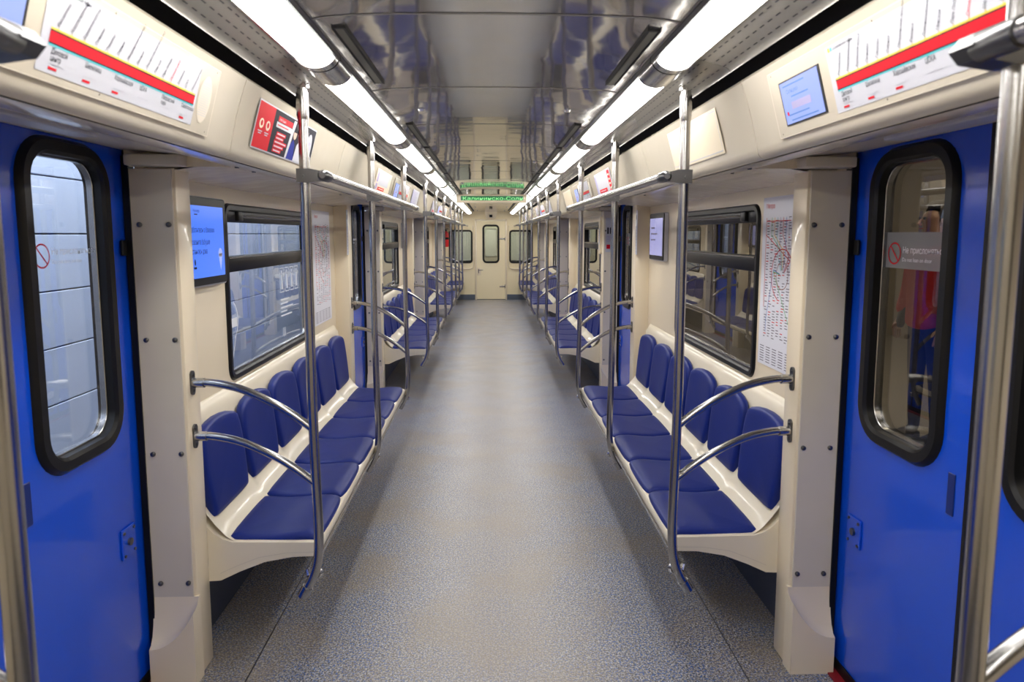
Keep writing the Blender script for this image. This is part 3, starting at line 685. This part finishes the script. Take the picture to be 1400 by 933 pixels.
# --- grab poles
def flange(bm, s, y, z):
    lp = rrect(y-.014, y+.014, z-.042, z+.042, .0138, 6)
    M_ = mapper('x', s); a = [bm.verts.new(M_(u, v, 1.040)) for u, v in lp]; b = [bm.verts.new(M_(u, v, 1.033)) for u, v in lp]
    bridge(bm, a, b); bm.faces.new(a); bm.faces.new(b[::-1])
    for dz in (-.028, .028): tube(bm, [(s*1.034, y, z+dz), (s*1.029, y, z+dz)], .005, 8)
def pole(s, yp, label, arm_y=None, dz=0.0, foot=True, zrail=1.735, xo=0):
    t = thing('grab_pole', (s*.62, yp, .30), label, 'pole', 'grab poles')
    L0 = t.location
    pts = [(s*.62, yp, 2.01), (s*.62, yp, 1.5), (s*.62, yp, 1.0), (s*.616, yp, .75)] + smoothpath([(s*.613, yp, .62), (s*.612, yp, .52), (s*.618, yp, .43), (s*.640, yp, .36), (s*.672, yp, .305)], 5)
    bm = NB(); tube(bm, pts, .0165, 16); obj('pole_tube', local(bm, L0), STEEL, t, smooth=True)
    bm = NB(); tube(bm, [(s*.62, yp, 2.0), (s*.62, yp, 1.93), (s*.62, yp, 1.915)], [.0195, .0195, .0168], 14); sl = obj('top_sleeve', local(bm, L0), STEEL, t, smooth=True)
    bm = NB(); tube(bm, [(s*.62, yp, 1.985), (s*.62, yp, 2.03)], .010, 10); tube(bm, [(s*.605, yp-.012, 2.012), (s*.605, yp-.012, 2.03)], .012, 10); tube(bm, [(s*.62, yp-.02, 1.965), (s*.62, yp-.0, 1.965)], .004, 8); obj('top_mount', local(bm, L0), CHROME, t, smooth=True)
    if foot:
        bm = NB(); tube(bm, [(s*.655, yp, .335), (s*.674, yp, .300)], .0195, 14); obj('foot_sleeve', local(bm, L0), STEEL, t, smooth=True)
        bm = NB(); tube(bm, [(s*.628, yp+.016, .372), (s*.622, yp+.030, .368)], .017, 14); tube(bm, [(s*.65, yp, .372), (s*.66, yp+.02, .384)], .008, 8); obj('foot_clamp', local(bm, L0), CHROME, t, smooth=True)
    # bracket to the overhead rail
    bm = NB(); lp = [(.642, zrail-.020), (.642, zrail+.024), (.600, zrail+.024), (.56, zrail+.016), (.548, zrail), (.56, zrail-.014), (.600, zrail-.020)]
    a = [bm.verts.new((s*x, yp-.021, z)) for x, z in lp]; b = [bm.verts.new((s*x, yp+.021, z)) for x, z in lp]
    bridge(bm, a, b); bm.faces.new(a); bm.faces.new(b[::-1]); tube(bm, [(s*.622, yp-.026, zrail), (s*.622, yp-.02, zrail)], .006, 8)
    obj('rail_bracket', local(bm, L0), DKSTEEL, t, smooth=False)
    if arm_y is not None:
        for z0 in (1.045, .858):
            z0 += dz
            pts = smoothpath([(s*1.03, arm_y, z0), (s*.97, arm_y+(yp-arm_y)*.1, z0), (s*.87, arm_y+(yp-arm_y)*.35, z0-.018), (s*.76, arm_y+(yp-arm_y)*.65, z0-.062), (s*.68, arm_y+(yp-arm_y)*.85, z0-.108), (s*.621, yp, z0-.150)], 5)
            bm = NB(); tube(bm, pts, .0135, 12); arm = obj('curved_arm', local(bm, L0), STEEL, t, smooth=True)
            bm = NB(); flange(bm, s, arm_y, z0); obj('wall_flange', local(bm, L0), DKSTEEL, arm, smooth=False)
            bm = NB(); tube(bm, [(s*1.033, arm_y, z0), (s*.995, arm_y+(yp-arm_y)*.05, z0)], .0165, 12); obj('clamp', local(bm, L0), STEEL, arm, smooth=True)
    return t
for s in (-1, 1):
    pole(s, .83, 'blurred steel pole closest to the camera at the %s edge of the frame' % SD[s], arm_y=.89, dz=.07, zrail=1.765).location.x -= s*.018
    for k in range(4):
        b0 = yw(k)
        bn = ['nearest', 'second', 'third', 'short end'][k]
        pole(s, b0+.03, 'steel pole with curved arms at the near end of the %s %s bench' % (bn, SD[s]), arm_y=b0+.085)
        if k < 3:
            pole(s, b0+1.32, 'plain steel pole at the middle of the %s %s bench' % (bn, SD[s]))
            pole(s, b0+2.66, 'steel pole with curved arms at the far end of the %s %s bench' % (bn, SD[s]), arm_y=b0+2.86)
# --- overhead rails
def rail(s, y0, y1, label, z=1.735):
    t = thing('overhead_rail', (s*.55, (y0+y1)/2, z), label, 'handrail', 'overhead rails'); L0 = t.location
    bm = NB(); tube(bm, [(s*.55, y0, z), (s*.55, y1, z)], .0155, 14); obj('rail_tube', local(bm, L0), STEEL, t, smooth=True)
    for yy, d in ((y0, -1), (y1, 1)):
        bm = NB(); tube(bm, [(s*.55, yy-d*.02, z), (s*.55, yy+d*.045, z), (s*.55, yy+d*.058, z)], [.018, .018, .010], 14); obj('end_cap', local(bm, L0), DKSTEEL, t, smooth=True)
for s in (-1, 1):
    rail(s, YB+.1, .775, 'steel overhead rail whose blurred end enters at the top %s of the frame' % SD[s], 1.765)
    for k in range(3): rail(s, yw(k)+.03, yw(k)+2.80, 'steel overhead rail above the %s %s bench' % (['nearest', 'second', 'third'][k], SD[s]))
    rail(s, yw(3)+.03, YE-.1, 'short steel overhead rail above the end bench on the %s' % SD[s])

# --- route map panels above the doors
pv = Vector((.703-.733, 0, 1.925-1.815)).normalized()    # slope of the cove panel
def cove_print(s, y, t):
    """origin on the cove surface; t = distance up the slope from the bottom edge point (.7335,1.812)"""
    nrm = Vector((-s*pv.z, 0, s*s*pv.x)).normalized()
    o = Vector((s*(.7335+pv.x*t), y, 1.812+pv.z*t)) + Vector((-s*abs(pv.z), 0, -abs(pv.x)))*.003
    P = Print(o, (0, -s, 0), (s*pv.x, 0, pv.z)); P.b0 = -.004; P.bs = 1.09; return P
UP = ['Рассказовка', 'Новопеределкино', 'Боровское шоссе', 'Солнцево', 'Говорово', 'Озёрная', 'Мичуринский проспект', 'Раменки', 'Ломоносовский проспект', 'Минская', 'Парк Победы', 'Деловой центр', 'Шелепиха', 'ЦСКА', 'Петровский парк']
LO = ['Деловой центр', 'Шелепиха', 'Хорошёвская', 'ЦСКА', 'Петровский парк', 'Савёловская']
DN = ['nearest', 'second', 'third', 'farthest']
for s in (-1, 1):
    for k in range(4):
        yc = 1.33 + PER*k
        P = cove_print(s, yc, 0)
        t = thing('route_map', P.o, 'long white line map with red band above the %s %s door' % (DN[k], SD[s]), 'map', 'line maps above doors')
        def fin(P, nm): local(P.bm, t.location); return P.done(nm, t)
        # frame panel
        P.slab(-.49, .49, -.012, .138, .003, CREAMG)
        fin(P, 'map_panel')
        P = cove_print(s, yc, 0)
        P.line([(-.49, -.012), (.49, -.012), (.49, .138), (-.49, .138), (-.49, -.012)], .0018, GREYP, .0035)
        for a in (-.47, 0, .47):
            for b in (-.004, .131): P.ellipse(a, b, .002, .002, INK, .0037, 6)
        fin(P, 'frame_line')
        P = cove_print(s, yc, 0); P.rect(-.185, .385, .0, .128, WHITE, .004)
        x0, x1 = -.165, .375
        P.rect(x0, x1, .044, .062, RED, .0046)
        P.rect(x0, x1, .0605, .0625, INK, .005); P.rect(x0, x1, .0425, .0445, INK, .005)
        P.rect(x0, x1, .0625, .0655, INKY, .0046); P.rect(x0, x1, .0395, .0425, INKT, .0046)
        if k < 2:
            for i, n_ in enumerate(UP):
                u = x0+.018+i*(x1-x0-.03)/14.2; P.text(n_, u, .068, .0098, RED if n_ == 'Деловой центр' else INK, rot=math.radians(62), h=.0048, sx=.72)
                P.rect(u-.001, u+.001, .064, .068, INKY, .0049)
            for i, n_ in enumerate(LO):
                u = x0+.01+i*(x1-x0-.03)/5.4
                P.text(n_.split()[0], u, .029, .012, INK, h=.0048, sx=.85)
                if ' ' in n_: P.text(n_.split()[1], u, .019, .012, INK, h=.0048, sx=.85)
                P.rect(u, u+.04, .014, .016, PGREY, .0048)
                if i in (0, 1, 2, 5): P.rect(u, u+.022, .006, .010, RED, .0048)
                P.rect(u+.008, u+.010, .036, .041, INKT, .0049)
            P.rect(x0-.01, x0-.002, .117, .125, INKY, .0048); P.ellipse(x0+.004, .121, .004, .004, INKT, .0048, 10)
            P.text('Солнцевская линия', x0+.014, .118, .008, INK, h=.0048)
        fin(P, 'printed_map')
        P = cove_print(s, yc, 0); P.slab(-.435, -.225, .010, .108, .005, BLACK); sc = fin(P, 'info_screen')
        P = cove_print(s, yc, 0); P.rect(-.430, -.232, .013, .105, SCRL, .0055)
        P.rect(-.415, -.30, .094, .097, INKB, .0058); P.text('Солнцево', -.40, .078, .013, INKB, h=.0058)
        P.rect(-.38, -.29, .068, .071, INKB, .0058); P.rect(-.385, -.285, .042, .058, INKL, .0058); P.rect(-.41, -.30, .030, .033, INKB, .0058); P.ellipse(-.412, .036, .005, .005, RED, .006, 10); P.rect(-.40, -.26, .018, .021, INKB, .0058)
        local(P.bm, t.location); P.done('screen_image', sc)
        P = cove_print(s, yc, 0); P.poly([(a+.43, b+.063) for a, b in [(.035*math.cos(2*PI*q/24), .052*math.sin(2*PI*q/24)) for q in range(24)]], GREYP, .004)
        for q in range(14): P.rect(.405, .455, .028+q*.005, .0292+q*.005, PGREY, .0044)
        fin(P, 'speaker_grille')
# --- posters on the cove
def poster(s, yc, kind, label):
    P = cove_print(s, yc, .0); t = thing('poster', P.o, label, 'poster', 'advert posters')
    if kind == 'red':
        P.slab(-.335, .335, .0, .134, .0012, WHITE)
        P.rect(-.33, -.18, .004, .130, RED, .0018); P.rect(-.18, .33, .004, .130, INK, .0018)
        for a in (-.285, -.225):
            P.ellipse(a, .073, .020, .014, PEACH, .0024); P.ellipse(a, .074, .010, .008, RED, .0028)
            P.rect(a-.02, a+.018, .050, .053, WHITE, .0024); P.rect(a-.015, a+.012, .044, .047, WHITE, .0024)
        P.rect(-.14, .02, .100, .116, RED, .0024); P.text('Мой бизнес', -.13, .103, .012, WHITE, h=.003)
        P.rect(-.15, .02, .082, .098, WHITE, .0024); P.rect(-.14, -.02, .088, .091, RED, .003)
        for r_, (a, b) in enumerate(((-.13, -.03), (-.135, -.045), (-.14, -.005), (-.14, -.03), (-.14, -.05))):
            P.rect(a, b, .060-r_*.0125, .0705-r_*.0125, RED, .0024); P.rect(a+.008, b-.01, .063-r_*.0125, .067-r_*.0125, WHITE, .003)
        P.poly([(0, .004), (.02, .004), (.06, .126), (.03, .126)], PGREY, .0022)
        P.poly([(.02, .004), (.10, .004), (.085, .055), (.06, .07), (.035, .05)], NAVYP, .0026); P.ellipse(.07, .086, .018, .016, SKINP, .0026); P.poly([(.05, .092), (.09, .092), (.085, .108), (.055, .106)], INK, .0028)
        P.poly([(.10, .004), (.21, .004), (.20, .06), (.15, .085), (.11, .055)], WHITE, .0026); P.ellipse(.155, .098, .02, .017, SKINP, .0028); P.ellipse(.156, .111, .02, .007, INKL, .003)
        P.ellipse(.265, .062, .036, .05, PGREY, .0026)
        for r_ in range(3): P.rect(.245, .285, .045+r_*.016, .052+r_*.016, INKL, .003)
    elif kind == 'peach':
        P.slab(-.30, .30, .0, .134, .0012, PEACH)
        P.rect(-.27, -.21, .06, .115, INKL, .0024); P.rect(-.27, -.21, .02, .052, INKL, .0024)
        P.rect(-.19, .20, .045, .125, WHITE, .0024); P.rect(-.18, .08, .018, .036, RED, .0024); P.rect(-.14, .05, .025, .029, PEACH, .003)
    elif kind == 'paper':
        P.slab(-.26, .26, .0, .134, .0012, WHITE)
        P.rect(-.25, -.20, .01, .125, INKL, .0024)
        for r_ in range(8): P.rect(-.17, .05+.15*random.random(), .02+r_*.013, .025+r_*.013, INKL, .0024)
    elif kind == 'redstrip':
        P.slab(-.30, .30, .0, .134, .0012, WHITE)
        P.rect(-.29, -.24, .01, .12, INKL, .0024); P.rect(-.19, .10, .012, .034, RED, .0024); P.rect(.20, .28, .01, .125, RED, .0024)
        for r_ in range(4): P.rect(.215, .265, .02+r_*.025, .03+r_*.025, PEACH, .003)
        P.rect(-.15, .05, .02, .025, WHITE, .003)
    elif kind == 'pale':
        P.slab(-.30, .30, .0, .134, .0012, CREAM); P.line([(-.29, .008), (.29, .008), (.29, .126), (-.29, .126), (-.29, .008)], .003, WHITE, .002)
    local(P.bm, t.location); P.done('printed_sheet', t)
poster(-1, 2.47, 'red', 'red and black advert poster on left cove behind the first pole')
poster(-1, 4.62, 'peach', 'peach poster with lilac and red blocks on the left cove')
poster(-1, 6.55, 'paper', 'white printed notice on left cove before the second left bench')
poster(-1, 8.75, 'redstrip', 'white poster with red strip on left cove above second bench')
poster(-1, 10.9, 'peach', 'small distant peach poster on left cove above third bench')
poster(1, 2.55, 'pale', 'blank pale poster frame on right cove beside the first pole')
poster(1, 4.55, 'redstrip', 'white poster with red end strip on the right cove')
poster(1, 6.6, 'pale', 'blank cream poster frame on right cove above second bench')
poster(1, 8.7, 'paper', 'white printed notice with lilac edge on the right cove')
poster(1, 10.8, 'redstrip', 'small distant red-striped poster on the right cove')

# --- wall monitors
def monitor(s, y0, y1, z0, z1, kind, label):
    t = thing('wall_monitor', (s*1.14, (y0+y1)/2, z0), label, 'monitor', 'wall monitors'); L0 = t.location
    M_ = mapper('x', s)
    bm = NB(); lp = rrect(y0, y1, z0, z1, .016, 5)
    plate(bm, M_, lp, 1.138, 1.112); obj('housing', local(bm, L0), PGREY, t, smooth=True)
    bm = NB(); plate(bm, M_, rrect(y0+.004, y1-.004, z0+.006, z1-.003, .014, 5), 1.112, 1.106); obj('bezel', local(bm, L0), BLACK, t, smooth=True)
    R_ = -s; ua, ub = sorted((y0*R_, y1*R_))
    P = Print((s*1.1055, 0, 0), (0, -s, 0), (0, 0, 1)); zt = z1-.035; zb = z0+.035
    P.rect(ua+.012, ub-.030, zb, zt, SCRB if kind == 'blue' else SCRV, 0)
    if kind == 'blue':
        u = ua+.02
        P.text('Москва', u+.03, zt-.025, .016, INK, h=.001); P.rect(u+.04, u+.07, zt-.035, zt-.031, INK, .001)
        P.text('заботьтесь о близких', u-.002, zt-.10, .030, INK, h=.001, sx=.72); P.text('позвоните бабушке', u-.002, zt-.145, .030, INK, h=.001, sx=.62); P.text('останьтесь дома', u-.002, zt-.18, .030, INK, h=.001, sx=.6)
        P.ellipse(u+.03, zb+.06, .006, .012, INK, .001); P.rect(u+.018, u+.042, zb+.035, zb+.043, INK, .001)
        P.ellipse(ub-.075, zb+.085, .020, .024, SCRL, .001); P.poly([(ub-.09, zb+.065), (ub-.06, zb+.065), (ub-.075, zb+.02)], SCRL, .001); P.rect(ub-.092, ub-.058, zb+.075, zb+.088, WHITE, .0015)
    else:
        for r_ in range(3): P.rect(ua+.05, ua+.05+.10+.1*random.random(), zt-.07-r_*.04, zt-.06-r_*.04, INKL, .001)
    local(P.bm, L0); P.done('screen', t)
monitor(-1, 2.56, 2.93, 1.35, 1.69, 'blue', 'black wall monitor with bright blue screen beside the nearest left window')
monitor(1, 4.53, 4.93, 1.37, 1.69, 'lav', 'pale lilac wall monitor at far end of nearest right bench')
monitor(-1, 8.87, 9.25, 1.37, 1.69, 'lav', 'grey wall monitor after the second window on the left side')
# --- metro maps
def metromap(s, y0, y1, z0, z1, label, header=True):
    t = thing('metro_map', (s*1.139, (y0+y1)/2, z0), label, 'map', 'tall network maps on walls')
    R_ = -s; ua, ub = sorted((y0*R_, y1*R_)); W_ = ub-ua; Hh = z1-z0
    P = Print((s*1.1385, 0, 0), (0, -s, 0), (0, 0, 1)); P.slab(ua, ub, z0, z1, .0015, MAPW)
    def U(a): return ua+W_*a
    def V(b): return z0+Hh*b
    rnd = random.Random(int(y0*100))
    cx, cy = .62, .55
    P.arc(U(cx), V(cy), W_*.16, .0035, mat('ink_brown', (.3, .12, .1), .5) if 'ink_brown' not in bpy.data.materials else bpy.data.materials['ink_brown'])
    P.arc(U(cx), V(cy), W_*.30, .004, RED, -20, 250)
    cols = [RED, INKB, INKG, INKY, INKT, INKL, RED, INKB, PGREY, INKG]
    for i, m_ in enumerate(cols):
        a = rnd.uniform(0, PI); r0 = W_*.12
        p = [(U(cx)+r0*math.cos(a)*.5, V(cy)+r0*math.sin(a)*.5), (U(cx)+W_*.25*math.cos(a), V(cy)+W_*.28*math.sin(a)), (U(.12+.08*i), V(.78 if math.sin(a) > .5 else .28)), (U(.12+.08*i), V(.88 if math.sin(a) > .5 else .2))]
        P.line(p, .0035, m_)
    P.line([(U(.12), V(.86)), (U(.8), V(.86))], .003, RED); P.line([(U(.12), V(.86)), (U(.12), V(.35))], .003, RED)
    for c_ in range(7):
        a = .14+c_*.12; b = .88-.04*rnd.random()
        while b > .17:
            if rnd.random() < .85: P.rect(U(a), U(a)+W_*(.04+.05*rnd.random()), V(b), V(b)+.0036, MINK if rnd.random() < .8 else RED)
            b -= .016
    for c_ in range(5):
        for r_ in range(7): P.rect(U(.06+c_*.18), U(.06+c_*.18)+W_*.12, V(.02+r_*.015), V(.02+r_*.015)+.0036, MINK)
    if header:
        P.text('Метро', U(.1), V(.935), .028, RED)
    local(P.bm, t.location); P.done('map_sheet', t)
metromap(1, 2.60, 2.95, 1.0, 1.70, 'tall white network map on the right wall beside the nearest window')
metromap(-1, 4.46, 4.93, .96, 1.70, 'tall white network map on left wall past the nearest window')
metromap(1, 6.85, 7.18, 1.0, 1.70, 'white network map on right wall beside the second window')
# --- intercom on right pillar by second bench
t = thing('intercom_panel', (1.04, 6.66, 1.38), 'narrow white intercom plate on right pillar before the second bench', 'intercom'); L0 = t.location
bm = NB(); plate(bm, mapper('x', 1), rrect(6.615, 6.70, 1.36, 1.71, .02), 1.039, 1.018); obj('plate', local(bm, L0), CREAM, t, smooth=True)
P = Print((1.0178, 0, 0), (0, -1, 0), (0, 0, 1)); P.rect(-6.69, -6.625, 1.45, 1.60, WHITE, .001)
for q in range(6): P.rect(-6.68, -6.64, 1.47+q*.02, 1.475+q*.02, INKL, .002)
P.ellipse(-6.657, 1.40, .012, .012, PGREY, .002); local(P.bm, L0); P.done('instruction_label', t)
# white instruction strip on the pillars before the first far door
for s in (-1, 1):
    t = thing('notice_strip', (s*1.0395, 5.04, 1.42), 'narrow white notice strip on the pillar ending the nearest %s bench' % SD[s], 'notice')
    P = sideprint(s, 0, 0, 1.0395); R_ = -s; u = 5.055*R_; P.slab(u-.03, u+.03, 1.40, 1.72, .001, WHITE)
    for q in range(9): P.rect(u-.02, u+.015, 1.42+q*.022, 1.424+q*.022, INKL, .0016)
    P.ellipse(u, 1.67, .008, .02, INK, .0016); local(P.bm, t.location); P.done('notice_sheet', t)

# --- LED destination sign
t = thing('led_sign', (0, 8.6, 1.93), 'long cream sign hung below the ceiling with scrolling green letters', 'sign'); L0 = t.location
bm = NB(); bbox(bm, -.43, .43, 8.60, 8.68, 1.925, 2.028, .006); obj('sign_case', local(bm, L0), CREAM, t, smooth=True)
P = Print((0, 8.597, 0), (1, 0, 0), (0, 0, 1)); P.rect(-.375, .385, 1.955, 2.008, LEDBG, 0); local(P.bm, L0); P.done('display_window', t)
P = Print((0, 8.595, 0), (1, 0, 0), (0, 0, 1))
me = text_mesh('Калининско-Солн'); wd = max(v.co.x for v in me.vertices)
P.text('Калининско-Солн', -.355, 1.960, .056, LED, h=0, sx=.735/(wd*.056)); local(P.bm, L0); P.done('green_lettering', t)
for xx in (-.3, .3):
    bm = NB(); tube(bm, [(xx, 8.64, 2.025), (xx, 8.64, 2.075)], .008, 8); obj('hanger', local(bm, L0), STEEL, t, smooth=True)

# --- fire extinguisher by the end wall
t = thing('fire_extinguisher', (-1.04, YE-.16, 1.25), 'red fire extinguisher hanging at the left end of the end wall', 'extinguisher'); L0 = t.location
bm = NB(); tube(bm, [(0, 0, 0), (0, 0, .02), (0, 0, .30), (0, 0, .335), (0, 0, .36)], [.05, .06, .06, .045, .02], 18); obj('cylinder', bm, EXTR, t, smooth=True)
bm = NB(); tube(bm, [(0, 0, .36), (0, 0, .40)], .018, 10); box(bm, -.02, .06, -.012, .012, .395, .408); box(bm, -.02, .07, -.01, .01, .42, .43); obj('valve', bm, BLACK, t)
bm = NB(); tube(bm, [(0, 0, .17), (0, 0, .22)], .0615, 18); obj('black_band', bm, BLACK, t, smooth=True)
bm = NB(); tube(bm, smoothpath([(-.02, 0, .39), (-.08, 0, .36), (-.085, 0, .2), (-.075, 0, .08)], 5), .009, 8); obj('hose', bm, EXTR, t, smooth=True)

# --- person on the platform, seen through the right-hand door glass
t = thing('person', (3.2, 5.0, -.02), 'person in red jacket and dark trousers standing beyond the right door glass', 'person')
def skin_body(name, verts, edges, radii, m, root, sub=2):
    me = bpy.data.meshes.new(name); me.from_pydata(verts, edges, []); me.materials.append(m)
    o = link(name, me, t)
    mod = o.modifiers.new('skin', 'SKIN'); mod.use_smooth_shade = True
    for i, r in enumerate(radii):
        me.skin_vertices[0].data[i].radius = r if isinstance(r, tuple) else (r, r)
        me.skin_vertices[0].data[i].use_root = (i == root)
    o.modifiers.new('sub', 'SUBSURF').levels = sub; o.modifiers['sub'].render_levels = sub
    return o
# body: torso, legs, arms as one surface; y = facing direction (toward the train, -x)
V = [(0,0,.93),(0,0,1.08),(0,0,1.25),(0,0,1.40),(0,0,1.48),(0,-.0,1.56),
     (0,.10,.90),(0,.11,.50),(.01,.11,.09),(-.12,.12,.045),
     (0,-.10,.90),(.02,-.11,.50),(.04,-.11,.09),(-.09,-.12,.045),
     (0,.17,1.40),(0,.23,1.14),(-.06,.24,.92),(-.075,.24,.85),
     (0,-.17,1.40),(.01,-.23,1.14),(-.05,-.24,.92),(-.065,-.24,.85)]
Ed = [(0,1),(1,2),(2,3),(3,4),(4,5),(0,6),(6,7),(7,8),(8,9),(0,10),(10,11),(11,12),(12,13),(3,14),(14,15),(15,16),(16,17),(3,18),(18,19),(19,20),(20,21)]
Rd = [(.12,.15),(.115,.14),(.13,.17),(.11,.15),(.06,.06),(.05,.05),(.09,.09),(.06,.06),(.042,.042),(.04,.035),(.09,.09),(.06,.06),(.042,.042),(.04,.035),
      .065,.05,.036,.03,.065,.05,.036,.03]
skin_body('body', V, Ed, Rd, TROUS, 0)
# jacket over torso and arms
V2 = [(0,0,.86),(0,0,.95),(0,0,1.10),(0,0,1.27),(0,0,1.42),(0,0,1.49),(0,.19,1.41),(0,.25,1.14),(-.055,.255,.95),(0,-.19,1.41),(.01,-.25,1.14),(-.045,-.255,.95)]
E2 = [(0,1),(1,2),(2,3),(3,4),(4,5),(4,6),(6,7),(7,8),(4,9),(9,10),(10,11)]
skin_body('jacket', V2, E2, [(.16,.19),(.155,.185),(.15,.18),(.155,.19),(.11,.15),(.07,.08),.078,.066,.055,.078,.066,.055], JACKET, 0)
# head with face
V3 = [(0,0,1.52),(-.01,0,1.60),(-.015,0,1.68),(-.005,0,1.745)]
h_ = skin_body('head', V3, [(0,1),(1,2),(2,3)], [.05,(.075,.062),(.095,.078),(.07,.06)], SKIN, 1)
bm = NB()
bmesh.ops.create_uvsphere(bm, u_segments=16, v_segments=10, radius=.108); bmesh.ops.scale(bm, verts=bm.verts, vec=(1, .85, .95)); bmesh.ops.translate(bm, verts=bm.verts, vec=(.02, 0, 1.71))
bmesh.ops.delete(bm, geom=[v for v in bm.verts if v.co.x < -.03 and v.co.z < 1.745], context='VERTS'); obj('hair', bm, HAIR, t, smooth=True)
bm = NB(); tube(bm, [(-.10, 0, 1.675), (-.122, 0, 1.645), (-.10, 0, 1.635)], [.008, .013, .008], 8); obj('nose', bm, SKIN, t, smooth=True)
for yy in (-.032, .032):
    bm = NB(); bmesh.ops.create_uvsphere(bm, u_segments=8, v_segments=6, radius=.011); bmesh.ops.translate(bm, verts=bm.verts, vec=(-.098, yy, 1.682)); obj('eye', bm, INK, t, smooth=True)
    bm = NB(); bmesh.ops.create_uvsphere(bm, u_segments=8, v_segments=6, radius=.022); bmesh.ops.scale(bm, verts=bm.verts, vec=(.6, .4, 1)); bmesh.ops.translate(bm, verts=bm.verts, vec=(0, yy*2.6, 1.66)); obj('ear', bm, SKIN, t, smooth=True)
bm = NB(); box(bm, -.104, -.098, -.022, .022, 1.606, 1.612); obj('mouth', bm, RED, t)
for sg in (1, -1):
    hx, hy, hz = -.068, sg*.255, .90
    V4 = [(hx, hy, hz+.03), (hx-.01, hy, hz-.03)]; E4 = [(0, 1)]; R4 = [.025, (.034, .018)]
    for q, (dx, ln) in enumerate(((-.028, .065), (-.010, .078), (.008, .072), (.024, .056))):
        i = len(V4); V4 += [(hx-.01+dx, hy, hz-.055), (hx-.014+dx, hy-sg*.006, hz-.055-ln*.5), (hx-.014+dx, hy-sg*.02, hz-.055-ln)]; E4 += [(1, i), (i, i+1), (i+1, i+2)]; R4 += [.0095, .0085, .007]
    i = len(V4); V4 += [(hx-.045, hy-sg*.01, hz-.02), (hx-.058, hy-sg*.015, hz-.055)]; E4 += [(1, i), (i, i+1)]; R4 += [.011, .009]
    skin_body('hand', V4, E4, R4, SKIN, 0, 1)
    bm = NB(); bbox(bm, -.20+(.03 if sg < 0 else 0), .05+(.03 if sg < 0 else 0), sg*.115-.045, sg*.115+.045, 0.0, .085, .025, 3); obj('shoe', bm, BLACK, t, smooth=True)
